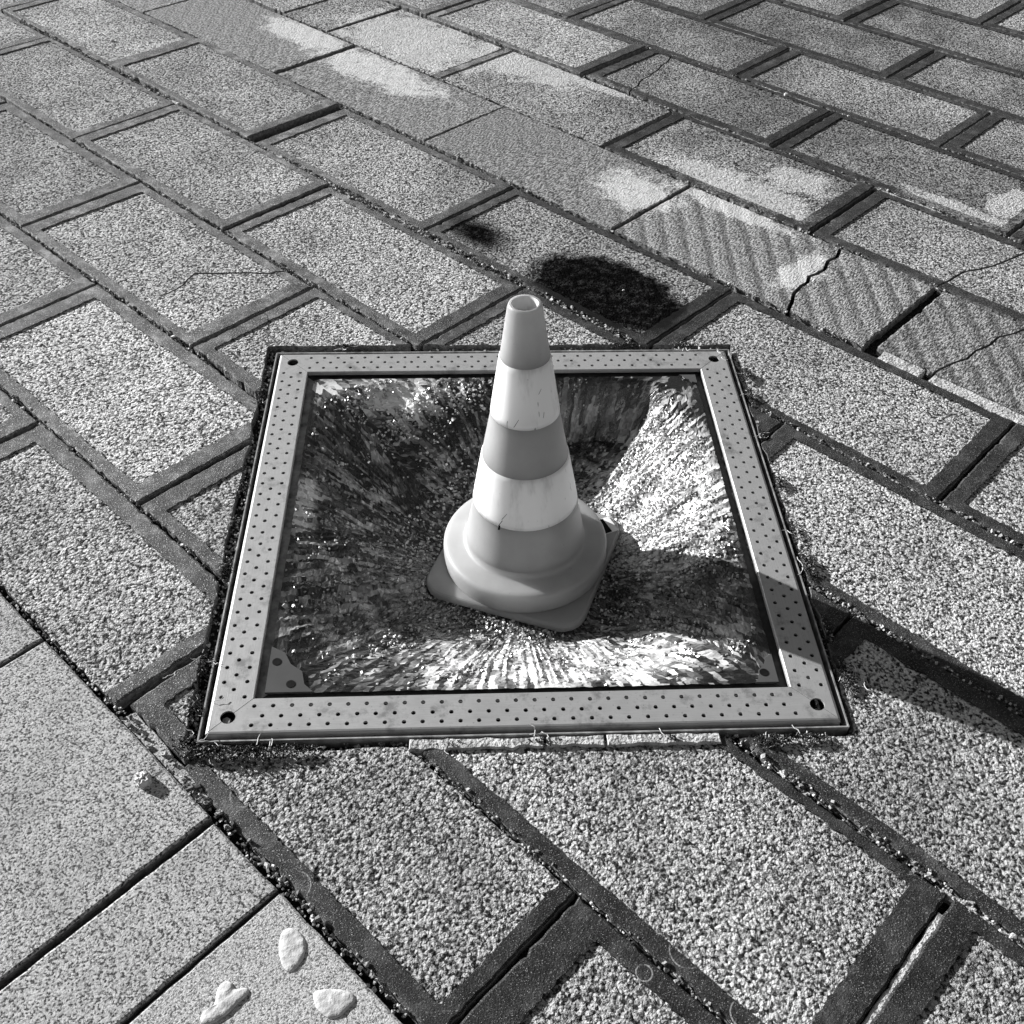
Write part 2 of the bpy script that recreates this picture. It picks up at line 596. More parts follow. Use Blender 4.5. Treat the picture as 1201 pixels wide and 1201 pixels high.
def slab_mesh(outline, inner, cuts, depth=0.045, field_drop=0.0026, cham=0.0028, grid=0.0, relief=0.0):
    """2D arrangement of outline, worn edge, rim line and cut lines, lifted to a slab with side walls"""
    loops = [outline, shrink(outline, cham)]
    if inner is not None:
        loops.append(inner)
    loops += cuts
    pts, edges = [], []
    for lp in loops:
        s = len(pts)
        pts += [Vector(p) for p in lp]
        edges += [(s + i, s + (i + 1) % len(lp)) for i in range(len(lp))]
    if grid and inner is not None:
        lo, hi = np.min(inner, 0), np.max(inner, 0)
        gx, gy = np.meshgrid(np.arange(lo[0], hi[0], grid), np.arange(lo[1], hi[1], grid))
        g = np.stack([gx.ravel(), gy.ravel()], -1)
        g += rng.uniform(-0.42, 0.42, g.shape) * grid
        g = g[inside(shrink(inner, grid * 0.6), g) & inside(shrink(outline, cham + grid * 0.5), g)]
        pts += [Vector(p) for p in g]
    V, E_, Fc, _, _, _ = delaunay_2d_cdt(pts, edges, [], 0, 1e-6)
    V = np.array([tuple(v) for v in V])
    Fc = [f for f in Fc if len(f) == 3]
    F = np.array(Fc)
    cen = V[F].mean(1)
    keep = inside(outline, cen)
    for c in cuts:
        keep &= ~inside(c, cen)
    F = F[keep]
    cen = cen[keep]
    if len(F) == 0:
        return None
    lev = inside(inner, cen).astype(int) if inner is not None else np.zeros(len(F), int)
    core = inside(shrink(outline, cham * 0.98), V)
    zr = np.where(core, 0.0, -0.0022)
    zc = np.where(core, -field_drop, -field_drop - 0.0015)
    if relief:
        zc = zc + rng.normal(0, relief, len(V)).clip(-2 * relief, 2 * relief) * core
    idx, verts, faces, mi = {}, [], [], []

    def vid(i, l):
        k = (int(i), int(l))
        if k not in idx:
            idx[k] = len(verts)
            z = zr[i] if l == 0 else zc[i] if l == 1 else -depth
            verts.append((V[i][0], V[i][1], z))
        return idx[k]
    em = {}
    for f, l in zip(F, lev):
        a, b, c = f
        if np.cross(V[b] - V[a], V[c] - V[a]) < 0:
            f = (a, c, b)
        faces.append([vid(i, l) for i in f])
        mi.append(1 if l else 0)
        for i in range(3):
            em.setdefault((min(f[i], f[(i + 1) % 3]), max(f[i], f[(i + 1) % 3])), []).append((f[i], f[(i + 1) % 3], l))
    for k, u in em.items():
        if len(u) == 1:
            a, b, l = u[0]
            faces.append([vid(b, l), vid(a, l), vid(a, 2), vid(b, 2)])
            mi.append(2)
        elif len(u) == 2 and u[0][2] != u[1][2]:
            a, b, l = u[0] if u[0][2] == 0 else u[1]
            faces.append([vid(b, 0), vid(a, 0), vid(a, 1), vid(b, 1)])
            mi.append(0)
    return verts, faces, mi


def rect(u0, u1, v0, v1):
    return [(u0, v0), (u1, v0), (u1, v1), (u0, v1)]


# the pavement: a sheet of joint soil, with the light well cut out of it, that carries the slabs
def ring_sheet(inner_half, z_, outer=60.0):
    q = [loc(sx * inner_half, sy * inner_half) for sx, sy in ((-1, -1), (1, -1), (1, 1), (-1, 1))]
    Q = [FC + np.array(d) * outer for d in ((-1, -1), (1, -1), (1, 1), (-1, 1))]
    v = [(*p, z_) for p in q] + [(*p, z_) for p in Q]
    return v, [(i, 4 + i, 4 + (i + 1) % 4, (i + 1) % 4) for i in range(4)]


v, f = ring_sheet(0.372, -0.020)
pavement = mesh_obj('pavement', v, f, 'soil')
tag(pavement, kind='structure')

CUT = [loc(-0.441, -0.434), loc(0.431, -0.434), loc(0.431, 0.446), loc(-0.441, 0.446)]


def strip(line, w):
    """closed polygon round a polyline given in paving units; w in metres at each point"""
    P = np.array(line, float) * SW
    d = np.gradient(P, axis=0)
    d /= np.linalg.norm(d, axis=1)[:, None]
    nn = np.stack([-d[:, 1], d[:, 0]], -1)
    w = np.broadcast_to(np.asarray(w, float), (len(P),))[:, None]
    # densify with a little wander
    return np.concatenate([P + nn * w / 2, (P - nn * w / 2)[::-1]])


def wander(line, k=5, amp=0.02):
    out = []
    for a, b in zip(line[:-1], line[1:]):
        a, b = np.array(a), np.array(b)
        for j in range(k):
            out.append(a + (b - a) * j / k + (rng.normal(0, amp, 2) if j else 0))
    out.append(np.array(line[-1]))
    return out


slab_count = 0


def add_slab(U0, U1, V0, V1, rims=(1, 1, 1, 1), kind='field', g=(.006, .006, .006, .006), cracks=(), dz=None, rimw=None, name='paving_slab', tilt=None):
    """rims and gaps in the order U start, U end, V low, V high; a gap is the full joint width, half taken from this slab"""
    global slab_count
    cu, cv = (U0 + U1) / 2 * SW, (V0 + V1) / 2 * SW
    u0, u1 = U0 * SW - cu + g[0] / 2, U1 * SW - cu - g[1] / 2
    v0, v1 = V0 * SW - cv + g[2] / 2, V1 * SW - cv - g[3] / 2
    q = rect(u0, u1, v0, v1)
    q = [np.array(p) + rng.normal(0, 0.0012, 2) for p in q]
    outline = rough_loop(q, 0.012, 0.0004, 0, 0) if kind.startswith('granite') else rough_loop(q, 0.009, 0.0007, 0.0026, 0.10)
    if kind in ('granite', 'granite_pale'):
        inner = None
    else:
        if rimw is None:
            k_ = 1.0 if V0 < 3 else 0.86
            we = [k_ * rng.uniform(.030, .041), k_ * rng.uniform(.030, .041), k_ * rng.uniform(.019, .029), k_ * rng.uniform(.019, .029)]
        else:
            we = rimw
        ins = [we[i] if rims[i] else -0.02 for i in range(4)]
        a0, a1, b0, b1 = u0 + ins[0], u1 - ins[1], v0 + ins[2], v1 - ins[3]
        c = 0.0025
        iq = [(a0 + c, b0), (a1 - c, b0), (a1, b0 + c), (a1, b1 - c), (a1 - c, b1), (a0 + c, b1), (a0, b1 - c), (a0, b0 + c)]
        inner = rough_loop(iq, 0.0055, 0.0010, -0.002, 0.08)
    off = np.array([cu, cv])
    cuts = []
    cl = to_lat(np.array(CUT)) * SW - off
    if inside(np.array([[u0, v0], [u1, v0], [u1, v1], [u0, v1]]), cl).any() or inside(cl, outline).any():
        cuts.append(rough_loop(cl, 0.02, 0.0016))
    for line, w in cracks:
        cuts.append(strip(line, w) - off)
    ctr = lat((U0 + U1) / 2, (V0 + V1) / 2)
    r = slab_mesh(outline, inner, cuts)
    if r is None:
        return None
    mats = ['granite' if kind == 'granite' else 'granite_pale' if kind == 'granite_pale' else 'rim',
            'comb' if kind == 'comb' else 'field', 'side']
    o = mesh_obj(name, r[0], r[1], mats, pavement, r[2])
    o.location = (*ctr, rng.normal(0, 0.0015) if dz is None else dz)
    tl = tilt if tilt is not None else (rng.normal(0, 0.004), rng.normal(0, 0.003))
    o.rotation_euler = (tl[0], tl[1], TA)
    slab_count += 1
    return o


def seen(U0, U1, V0, V1):
    for a in np.linspace(U0, U1, 5):
        for b in (V0, (V0 + V1) / 2, V1):
            x, y = lat(a, b)
            if 0.12 < y < 4.25 and abs(x) < 0.62 + 0.43 * y:
                return True
    return False


ROW = {1: -0.01, 2: -1.03, 3: -2.07, 4: -1.1, 5: -2.1, 6: -1.1, 7: -2.08, 8: -1.08, 9: -2.1, 10: -1.1, 11: -2.12, 12: -1.12, 13: -2.14}
FIX = {3: [-10.37, -8.23, -6.17, -4.12, -2.07], 4: [-9.32, -7.21, -5.16, -3.11, -1.1],
       2: [-7.21, -5.12, -3.07, -1.03], 1: [-6.16, -4.12, -2.06, -0.01],
       5: [-10.35, -8.19, -6.215, -4.2, -2.1], 6: [-9.35, -8.66, -7.165, -5.12, -3.15, -1.1],
       7: [-8.3, -6.19, -4.14, -2.08], 8: [-7.26, -5.2, -3.13, -1.08], 9: [-8.3, -6.26, -4.18, -2.1], 10: [-7.3, -5.23, -3.2, -1.15],
       11: [-6.27, -4.2, -2.15]}
GAPS = {(4, -7.21): .022, (6, -5.12): .018, (7, -6.19): .022, (7, -4.14): .016, (6, -7.165): .009, (5, -8.19): .016, (6, -3.15): .012,
        (5, -2.1): .020, (3, -6.17): .009, (2, -5.12): .011, (3, -8.23): .008, (8, -5.2): .010, (2, -7.21): .009, (0, -3.06): .014}
VG = {5: .013, 4: .006, 3: .007, 2: .008, 6: .008, 7: .006, 8: .006}                 # joint below row k+... (line between rows k-1 and k)
CRACK = {(2, -7.21): [(wander([(-5.34, 3.64), (-5.58, 3.40), (-5.83, 3.13), (-5.75, 2.93), (-5.76, 2.74)], 3, .008), [.0055] * 7 + [.0040] * 4 + [.0025, .001])],
         (5, -4.2): [(wander([(-2.68, 5.52), (-2.80, 5.95), (-2.80, 6.25), (-2.88, 6.68)], 4, .014), .008)],
         (5, -2.1): [(wander([(-1.70, 5.5), (-1.66, 5.75), (-1.56, 6.2), (-1.46, 6.7)], 4, .014), [.016, .012] + [.005] * 11)],
         (6, -3.15): [(wander([(-2.16, 6.5), (-2.10, 6.85), (-1.98, 7.15), (-1.86, 7.7)], 4, .012), .0055)],
         (7, -6.19): [(wander([(-5.62, 7.5), (-5.72, 7.85), (-5.78, 8.2), (-5.93, 8.7)], 4, .010), .005)],
         (2, -5.12): [(wander([(-5.10, 3.15), (-4.98, 3.13), (-4.95, 3.04), (-4.75, 3.02)], 3, .008), .0022)]}
NORIM = {(5, -10.35), (5, -8.19), (5, -6.215), (5, -4.2), (5, -2.1), (5, -0.05)}
for k in range(1, 14):
    js = list(FIX.get(k, [ROW[k]]))
    while js[0] > -14:
        js.insert(0, js[0] - 2.055)
    while js[-1] < 4:
        js.append(js[-1] + 2.05)
    for a, b in zip(js[:-1], js[1:]):
        V0, V1 = k + .6, k + 1.6
        if k == 5 and a >= -2.15:
            V0 += 0.05
        if k == 4 and a < -9:
            pass
        if not seen(a, b, V0, V1):
            continue
        key = (k, round(a, 3))
        g = [GAPS.get((k, round(a, 3)), .0065), GAPS.get((k, round(b, 3)), .0065), VG.get(k, .006), VG.get(k + 1, .006)]
        if k == 4:
            g[2] = .016
        if k == 3:
            g[3] = .006
        if k == 4 and a > -3.2:
            g[3] = .022
            g[2] = .008
        rims = (1, 1, 1, 1)
        kind = 'field'
        if k == 5:
            kind = 'comb'
            rims = (0, 0, 0, 0)
        if k == 6 and a < -5.2:
            rims = (0, 0, 0, 0) if a < -7.5 else (1, 0, 0, 0)
        if k == 6 and -5.2 < a < -3.2:
            rims = (1, 1, 1, 1)
        dz = None
        if key == (4, -9.32):
            dz = 0.006
        if key == (4, -7.21):
            dz = -0.003
        add_slab(a, b, V0, V1, rims, kind, g, CRACK.get(key, ()), dz)

# the cut row next to the granite border, and the border itself
add_slab(-5.10, -3.07, 0.83, 1.6, (1, 1, 0, 1), 'field', (.007, .012, .004, .007), rimw=(.036, .026, .0, .03))
add_slab(-7.15, -5.11, 0.83, 1.6, (1, 1, 0, 1), 'field', (.007, .007, .004, .007))
add_slab(-3.06, -2.63, 0.875, 1.6, (1, 0, 1, 1), 'field', (.006, .004, .006, .007), rimw=(.034, 0, .030, .03))
add_slab(-2.62, -1.055, 0.846, 1.6, (0, 1, 1, 0), 'field', (.004, .007, .006, .007), rimw=(0, .022, .025, 0))
add_slab(-1.055, 1.0, 0.842, 1.6, (1, 1, 0, 1), 'field', (.006, .007, .006, .008), rimw=(.045, .04, .03, .026))
add_slab(1.0, 3.0, 0.85, 1.6, (1, 1, 0, 1), 'field', (.006, .007, .006, .008))
GE = [-8.3, -6.3, -5.0, -3.645, -2.315, -1.885, -0.55, 0.8]
for i, (a, b) in enumerate(zip(GE[:-1], GE[1:])):
    for V0, V1 in ((-0.70, 0.812), (-2.2, -0.70)):
        if seen(a, b, V0, V1):
            kd = 'granite_pale' if abs(a + 1.885) < .01 else 'granite'
            gg = [.008 if abs(j + 2.315) < .01 else .0045 for j in (a, b)]
            add_slab(a, b, V0, V1, (0, 0, 0, 0), kd, (gg[0], gg[1], .006, .004), dz=0.001 if kd == 'granite' else -0.001, tilt=(0, 0))


# mortar left in joints and along the frame
def fillet(poly, z_=-0.001, name='mortar_fillet', parent=pavement, mat='mortar', step=.010, amp=.0009):
    P = np.array(poly, float)
    A = ((P[:, 0] * np.roll(P[:, 1], -1)) - (np.roll(P[:, 0], -1) * P[:, 1])).sum()
    if A < 0:
        P = P[::-1]
    c = P.mean(0)
    r = slab_mesh(rough_loop(P - c, step, amp, .002, .1), None, [], depth=0.018, cham=0.0015)
    o = mesh_obj(name, r[0], r[1], mat, parent)
    o.location = (*c, z_)
    return o


def lat_quad(U0, U1, Va, Vb):
    return [lat(U0, Va), lat(U1, Va), lat(U1, Vb), lat(U0, Vb)]


fillet(lat_quad(-2.00, -1.72, 5.555, 5.648), 0.001)
fillet(lat_quad(-1.66, -0.95, 5.560, 5.648), 0.000)
fillet(lat_quad(-0.93, 0.3, 5.565, 5.645), -0.001)
for a, b in ((-8.95, -8.2), (-8.15, -7.3), (-7.1, -6.5), (-6.45, -5.75), (-5.7, -5.2)):
    fillet(lat_quad(a, b, 4.600, 4.632), -0.005)
for a, b, vv in ((-6.0, -5.5, 8.6), (-5.0, -4.3, 8.6), (-4.0, -3.4, 8.6), (-3.35, -2.4, 8.58), (-4.9, -4.2, 7.6), (-3.3, -2.6, 7.59), (-0.05, .5, 2.59), (-6.4, -5.5, 9.6)):
    fillet(lat_quad(a, b, vv - .012, vv + .014), -0.003)
fillet(lat_quad(-0.02, 0.02, 1.9, 2.5), -0.004)
fillet(lat_quad(-1.085, -1.06, 4.75, 5.5), -0.004)
for a, b in ((-.152, .02), (.024, .10), (.103, .25)):
    fillet([loc(a, -.4425), loc(b, -.4425), loc(b, -.4275), loc(a, -.4265)], 0.0010)


fillet([lat(-3.02, .812), lat(-2.4, .812), lat(-2.4, .862), lat(-2.62, .872), lat(-3.0, .885)], -0.004, mat='granite', step=.02)


# ------------------------------------------------------------------ the light well under the frame
def box_faces(b):
    return [(b, b + 1, b + 5, b + 4), (b + 1, b + 2, b + 6, b + 5), (b + 2, b + 3, b + 7, b + 6), (b + 3, b, b + 4, b + 7)]


h = 0.372
v = [(*loc(sx * h, sy * h), z_) for z_ in (-0.6, -0.0205) for sx, sy in ((-1, -1), (1, -1), (1, 1), (-1, 1))]
well = mesh_obj('light_well', v, box_faces(0) + [(0, 3, 2, 1)], 'well')
tag(well, kind='structure')

# ------------------------------------------------------------------ the frame
frame = empty('steel_frame', (*FC, 0.0), FA)
tag(frame, 'square steel frame of perforated bars set flush into the stone paving', 'frame')
PZ, PT = 0.0035, 0.003
HOLE_R = 0.0031


def bar_mesh():
    """front bar, mitred at both ends, with three staggered rows of holes and half a corner hole at each end"""
    bm = bmesh.new()
    edges = []

    def loop(pts):
        vs_ = [bm.verts.new((x, y, PZ)) for x, y in pts]
        for i in range(len(vs_)):
            edges.append(bm.edges.new((vs_[i], vs_[(i + 1) % len(vs_)])))
    yo, yi = -FH + 0.004, -FI
    cc, cr = 0.389, 0.0098
    eps = 0.0006

    def notch(side):
        c = np.array([side * cc, -cc])
        d = np.array([-side, 1.0]) / math.sqrt(2)       # along the mitre, inwards
        pts = []
        base = math.atan2(d[1], d[0])
        sgn = 1 if side < 0 else -1
        for j in range(9):
            t = base - sgn * math.pi * j / 8
            pts.append(c + cr * np.array([math.cos(t), math.sin(t)]))
        pts = [p + np.array([-side * eps, 0]) for p in pts]
        return pts
    left = notch(-1)                                    # from inner mitre to outer
    rgt = notch(1)
    out = [(yi + eps, yi)] + left + [(yo + eps, yo), (-yo - eps, yo)] + rgt[::-1] + [(-yi - eps, yi)]
    loop([tuple(p) for p in out])
    pitch = 0.0246
    for r_, y in enumerate((-0.3715, -0.3875, -0.4020)):
        k0 = 0.0 if r_ == 1 else 0.5
        lim = 0.362 if r_ != 2 else 0.372
        x = -pitch * 16 + k0 * pitch
        while x < 0.40:
            if abs(x) < lim:
                j = rng.normal(0, 0.0002, 2)
                loop([(x + j[0] + HOLE_R * math.cos(t), y + j[1] + HOLE_R * math.sin(t)) for t in np.linspace(0, 2 * math.pi, 10, endpoint=False)])
            x += pitch
    bmesh.ops.triangle_fill(bm, edges=edges, use_beauty=True)
    bmesh.ops.recalc_face_normals(bm, faces=bm.faces)
    if sum(f_.normal.z for f_ in bm.faces) < 0:
        bmesh.ops.reverse_faces(bm, faces=bm.faces)
    r = bmesh.ops.extrude_face_region(bm, geom=list(bm.faces), use_keep_orig=True)
    for g_ in r['geom']:
        if isinstance(g_, bmesh.types.BMVert):
            g_.co.z -= PT
    # folded outer skirt and inner return
    def sweep(prof):
        rows = []
        for y, z_ in prof:
            x = abs(y) - eps
            rows.append([bm.verts.new((-x, y, z_)), bm.verts.new((x, y, z_))])
        for a, b in zip(rows[:-1], rows[1:]):
            bm.faces.new((a[0], a[1], b[1], b[0]))
    sweep([(-FH + 0.004, PZ - 0.00001), (-FH + 0.0018, PZ - 0.0008), (-FH + 0.0005, PZ - 0.0022), (-FH, PZ - 0.0045), (-FH, -0.0190)][::-1])
    sweep([(-FI, PZ - 0.0001), (-FI + 0.0012, PZ - 0.0014), (-FI + 0.0012, -0.0040)])
    bmesh.ops.recalc_face_normals(bm, faces=bm.faces)
    me = bpy.data.meshes.new('frame_bar')
    bm.to_mesh(me)
    bm.free()
    me.materials.append(MAT['steel'])
    return me


bar = bar_mesh()
for k in range(4):
    o = bpy.data.objects.new('perforated_bar', bar)
    col.objects.link(o)
    o.parent = frame
    o.rotation_euler = (0, 0, k * math.pi / 2)


def ring_piece(name, y0, y1, z0, z1, mat, other=None):
    """one mitred length with a rectangular section between distances y0 (outer) and y1 (inner)"""
    v_, e = [], 0.0005
    for y in (y0, y1):
        for z_ in (z0, z1):
            v_ += [(-(y - e), -y, z_), (y - e, -y, z_)]
    f_ = [(2, 3, 7, 6), (0, 1, 3, 2), (6, 7, 5, 4), (0, 4, 5, 1), (0, 2, 6, 4), (1, 5, 7, 3)]
    me = None
    for k in range(4):
        if me is None:
            o = mesh_obj(name, v_, f_, mat, frame)
            me = o.data
        else:
            o = bpy.data.objects.new(name, me if not (other and k == 3) else me.copy())
            col.objects.link(o)
            o.parent = frame
            if other and k == 3:
                o.data.materials[0] = MAT[other]
        o.rotation_euler = (0, 0, k * math.pi / 2)


ring_piece('outer_angle', 0.4235, 0.4215, -0.0195, 0.0005, 'angle')
ring_piece('inner_ledge', 0.3640, 0.3430, -0.0190, -0.0090, 'gasket', 'angle')

# a bolt head sits in one corner socket
bm = bmesh.new()
bmesh.ops.create_cone(bm, cap_ends=True, segments=6, radius1=0.006, radius2=0.0055, depth=0.006)
me = bpy.data.meshes.new('bolt_head')
bm.to_mesh(me)
bm.free()
me.materials.append(MAT['angle'])
o = bpy.data.objects.new('bolt_head', me)
col.objects.link(o)
o.parent = frame
o.location = (-0.391, -0.391, -0.0035)

def crumbs(name, n, mat, parent, maker):
    """many small splinters in one mesh; maker(n) gives position, length, width, height, heading, pitch, roll"""
    base = np.array([(-.5, -.5, -.5), (.5, -.42, -.5), (.46, .5, -.5), (-.5, .44, -.5), (-.42, -.40, .5), (.5, -.5, .5), (.4, .42, .5), (-.5, .5, .5)])
    fc = np.array([(0, 3, 2, 1), (4, 5, 6, 7), (0, 1, 5, 4), (1, 2, 6, 5), (2, 3, 7, 6), (3, 0, 4, 7)])
    P, L, W, H, hd, pt, rl = maker(n)
    n = len(P)
    V_ = np.repeat(base[None], n, 0) + rng.uniform(-.16, .16, (n, 8, 3))
    V_ *= np.stack([L, W, H], -1)[:, None]
    ch, sh, cp, sp, cr, sr = np.cos(hd), np.sin(hd), np.cos(pt), np.sin(pt), np.cos(rl), np.sin(rl)
    x, y, z_ = V_[..., 0], V_[..., 1], V_[..., 2]
    y, z_ = y * cr[:, None] - z_ * sr[:, None], y * sr[:, None] + z_ * cr[:, None]
    x, z_ = x * cp[:, None] - z_ * sp[:, None], x * sp[:, None] + z_ * cp[:, None]
    x, y = x * ch[:, None] - y * sh[:, None], x * sh[:, None] + y * ch[:, None]
    V_ = np.stack([x, y, z_], -1) + P[:, None]
    F_ = (fc[None] + (np.arange(n) * 8)[:, None, None]).reshape(-1, 4)
    return mesh_obj(name, V_.reshape(-1, 3), F_.tolist(), mat, parent)


# ------------------------------------------------------------------ the sagging broken glass
AX = np.array([0.0237, 1.1990])                          # foot of the cone
d_ = AX - FC
BC = np.array([d_ @ FX, d_ @ FY])                       # bowl centre in the frame's own directions
ZE, ZB = -0.0040, -0.112
GH = 0.3475


def sstep(a, b, x):
    t = np.clip((x - a) / (b - a), 0, 1)
    return t * t * (3 - 2 * t)


PH = rng.uniform(0, 2 * math.pi, 12)


def bowl(x, y):
    """height of the glass over the frame's local plane"""
    x = np.asarray(x, float)
    y = np.asarray(y, float)
    dx, dy = x - BC[0], y - BC[1]
    rx = np.where(dx > 0, GH - BC[0], GH + BC[0])
    ry = np.where(dy > 0, GH - BC[1], GH + BC[1])
    p = 5.0
    s = ((np.abs(dx) / rx) ** p + (np.abs(dy) / ry) ** p) ** (1 / p)
    ph = np.arctan2(dy, dx)
    wob = 0.030 * np.sin(3 * ph + PH[0]) + 0.022 * np.sin(5 * ph + PH[1]) + 0.014 * np.sin(9 * ph + PH[2]) + .010 * np.sin(17 * ph + PH[3])
    s2 = np.clip(s + wob * sstep(.3, .6, s) * sstep(1.02, .8, s), 0, 1.3)
    dg = np.degrees(ph)
    s0 = 0.42 + 0.42 * sstep(47, 54, dg) * sstep(112, 84, dg)
    t = np.clip((s2 - s0) / (1.0 - s0), 0, 1)
    prof = 0.62 * t + 0.38 * (t * t * (3 - 2 * t))
    prof = prof ** 0.92
    z_ = ZB + (ZE - ZB) * prof
    dent = (np.sin(x * 61 + 1.3) * np.sin(y * 53 + .4) + .7 * np.sin(x * 37 - y * 71 + 2.0) + .5 * np.sin(x * 97 + y * 83)) * .0034
    z_ = z_ + dent * sstep(.42, .6, s) * sstep(1.0, .84, s)
    return z_, s


glass = empty('glass_panel', (*FC, 0.0), FA)
tag(glass, 'shattered glass panel sagging like a bowl inside the steel frame', 'glass panel')
def reach(a):
    """distance from the bowl's middle to the pane's edge in a direction"""
    ca, sa = np.cos(a), np.sin(a)
    tx = np.where(ca > 0, GH - BC[0], GH + BC[0]) / np.maximum(np.abs(ca), 1e-6)
    ty = np.where(sa > 0, GH - BC[1], GH + BC[1]) / np.maximum(np.abs(sa), 1e-6)
    return np.minimum(tx, ty)


def cracked_sheet():
    """the pane as one continuous skin of small flat facets; facets that belong to one splinter share a tone"""
    na, nr = 430, 74
    ang = (np.arange(na) + rng.uniform(-.36, .36, na)) / na * 2 * math.pi
    qs = np.concatenate([[0.02, .12, .2], np.linspace(.28, 1.0, nr - 2)])
    nr = len(qs) - 1
    A = np.repeat(ang[None], nr + 1, 0)
    Q = np.repeat(qs[:, None], na, 1)
    inner = np.ones((nr + 1, 1))
    inner[[0, -1]] = 0
    lean = .07 * np.sin(A * 3 + .5) * np.sin(A * 7 + Q * 5)
    A = A + rng.uniform(-.34, .34, A.shape) * 2 * math.pi / na * inner + (1 - Q) * lean * inner
    Q = Q + rng.uniform(-.40, .40, Q.shape) * (.72 / nr) * inner
    Q[-1] -= np.abs(rng.normal(0, .003, na))
    Rr = reach(A) * Q
    X, Y = BC[0] + Rr * np.cos(A), BC[1] + Rr * np.sin(A)
    Z, S_ = bowl(X, Y)
    Z = Z + rng.normal(0, .00050, Z.shape) * sstep(1.0, .96, S_)
    # whole strips of glass lie a little higher or lower than the next
    Z = Z + (rng.normal(0, .0012, na)[None] * sstep(.5, .7, S_) * sstep(1.0, .95, S_))
    V_ = np.stack([X, Y, Z], -1).reshape(-1, 3)
    F_, tone = [], []
    run = np.zeros(na, int)
    val = rng.random(na)
    width = np.ones(na, int)
    for r_ in range(nr):
        for c in range(na):
            if run[c] <= 0:
                q = qs[r_]
                run[c] = 1 + int(rng.exponential(1.0 + 11.0 * max(0.0, q - .5) * (.4 + .6 * math.sin(ang[c] * 5 + 1) ** 2)))
                val[c] = val[c - 1] if rng.random() < .35 else rng.random()
            run[c] -= 1
            a, b = r_ * na + c, r_ * na + (c + 1) % na
            d_, e_ = a + na, b + na
            if rng.random() < .5:
                F_ += [(a, d_, e_), (a, e_, b)]
            else:
                F_ += [(a, d_, b), (b, d_, e_)]
            v = val[c]
            tone += [np.clip(v + rng.normal(0, .05), 0, 1), np.clip(v + rng.normal(0, .08), 0, 1)]
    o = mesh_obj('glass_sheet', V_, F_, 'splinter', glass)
    at = o.data.attributes.new('splinter', 'FLOAT', 'FACE')
    at.data.foreach_set('value', np.array(tone, np.float32))
    return o


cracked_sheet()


def glass_crumbs(n):
    x = rng.uniform(-GH + .003, GH - .003, n)
    y = rng.uniform(-GH + .003, GH - .003, n)
    z_, s = bowl(x, y)
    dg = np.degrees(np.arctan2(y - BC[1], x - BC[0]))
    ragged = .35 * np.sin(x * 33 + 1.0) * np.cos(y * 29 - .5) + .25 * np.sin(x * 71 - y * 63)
    right_ = sstep(53, 47, dg) * sstep(1.02, .86, s) * (.18 * sstep(-62, -45, dg) + .42 * sstep(-24, -12, dg))  # sunlight imitated by scatter: pale crumbs thinned inside the cone's shadow
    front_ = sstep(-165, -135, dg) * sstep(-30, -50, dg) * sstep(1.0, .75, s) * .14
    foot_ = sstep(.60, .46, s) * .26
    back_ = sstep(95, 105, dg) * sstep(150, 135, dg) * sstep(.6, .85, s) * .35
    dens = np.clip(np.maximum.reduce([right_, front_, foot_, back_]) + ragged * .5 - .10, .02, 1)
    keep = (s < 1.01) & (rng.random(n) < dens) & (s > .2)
    x, y, z_, s = x[keep], y[keep], z_[keep], s[keep]
    n = len(x)
    sz = rng.uniform(.0010, .0026, n) + rng.exponential(.0006, n)
    return (np.stack([x, y, z_ + sz * .25], -1), sz * rng.uniform(1, 1.6, n), sz, sz * rng.uniform(.6, 1.0, n), rng.uniform(0, 6.3, n), rng.normal(0, .5, n), rng.normal(0, .5, n))


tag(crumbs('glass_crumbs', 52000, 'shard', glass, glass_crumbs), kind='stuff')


# flat corners where the pane is still whole, with their round black spacer dots
def flat_piece(name, pts, mat, parent, z_, th):
    A = np.array(pts)
    n = len(A)
    v_ = [(*p, z_) for p in A] + [(*p, z_ - th) for p in A]
    f_ = [tuple(range(n)), tuple(range(2 * n - 1, n - 1, -1))] + [(i, n + i, n + (i + 1) % n, (i + 1) % n) for i in range(n)]
    return mesh_obj(name, v_, f_, mat, parent)


def whole_corner(sx, sy, a, b):
    g = GH - 0.0005
    P = [(sx * g, sy * g)] + [(sx * (g - a * u), sy * (g - b * w)) for u, w in ((1, 0), (.80, .16), (.72, .44), (.46, .60), (.30, .86), (0, 1))]
    if sx * sy < 0:
        P = P[::-1]
    P = P[::-1] if ((sx > 0) == (sy > 0)) is False else P
    A = np.array(P)
    if ((A[:, 0] * np.roll(A[:, 1], -1)) - (np.roll(A[:, 0], -1) * A[:, 1])).sum() < 0:
        A = A[::-1]
    return flat_piece('whole_glass_corner', A, 'clearglass', glass, ZE + .0030, .004)


def dot(x, y, r=0.0062):
    z_, s = bowl(x, y)
    t = np.linspace(0, 2 * math.pi, 18, endpoint=False)
    return flat_piece('spacer_dot', [(x + r * math.cos(k), y + r * math.sin(k)) for k in t], 'ink', glass, ZE + .0036, .0008)


whole_corner(-1, -1, .064, .078)
whole_corner(1, -1, .032, .048)
whole_corner(1, 1, .030, .024)
dot(-.314, -.334)
dot(-.337, -.296)
dot(.330, -.331)

# ------------------------------------------------------------------ the cone
CONE_A = math.radians(-19.0)
cone = empty('traffic_cone', (*AX, ZB))
cone.scale = (0.963, 0.963, 0.963)
cone.rotation_mode = 'QUATERNION'
cone.rotation_quaternion = Vector((0, 0, 1)).rotation_difference(Vector((-0.028, 0.012, 1)).normalized()) @ Matrix.Rotation(CONE_A, 3, 'Z').to_quaternion()
tag(cone, 'grey rubber traffic cone with two white bands standing in broken glass', 'traffic cone')


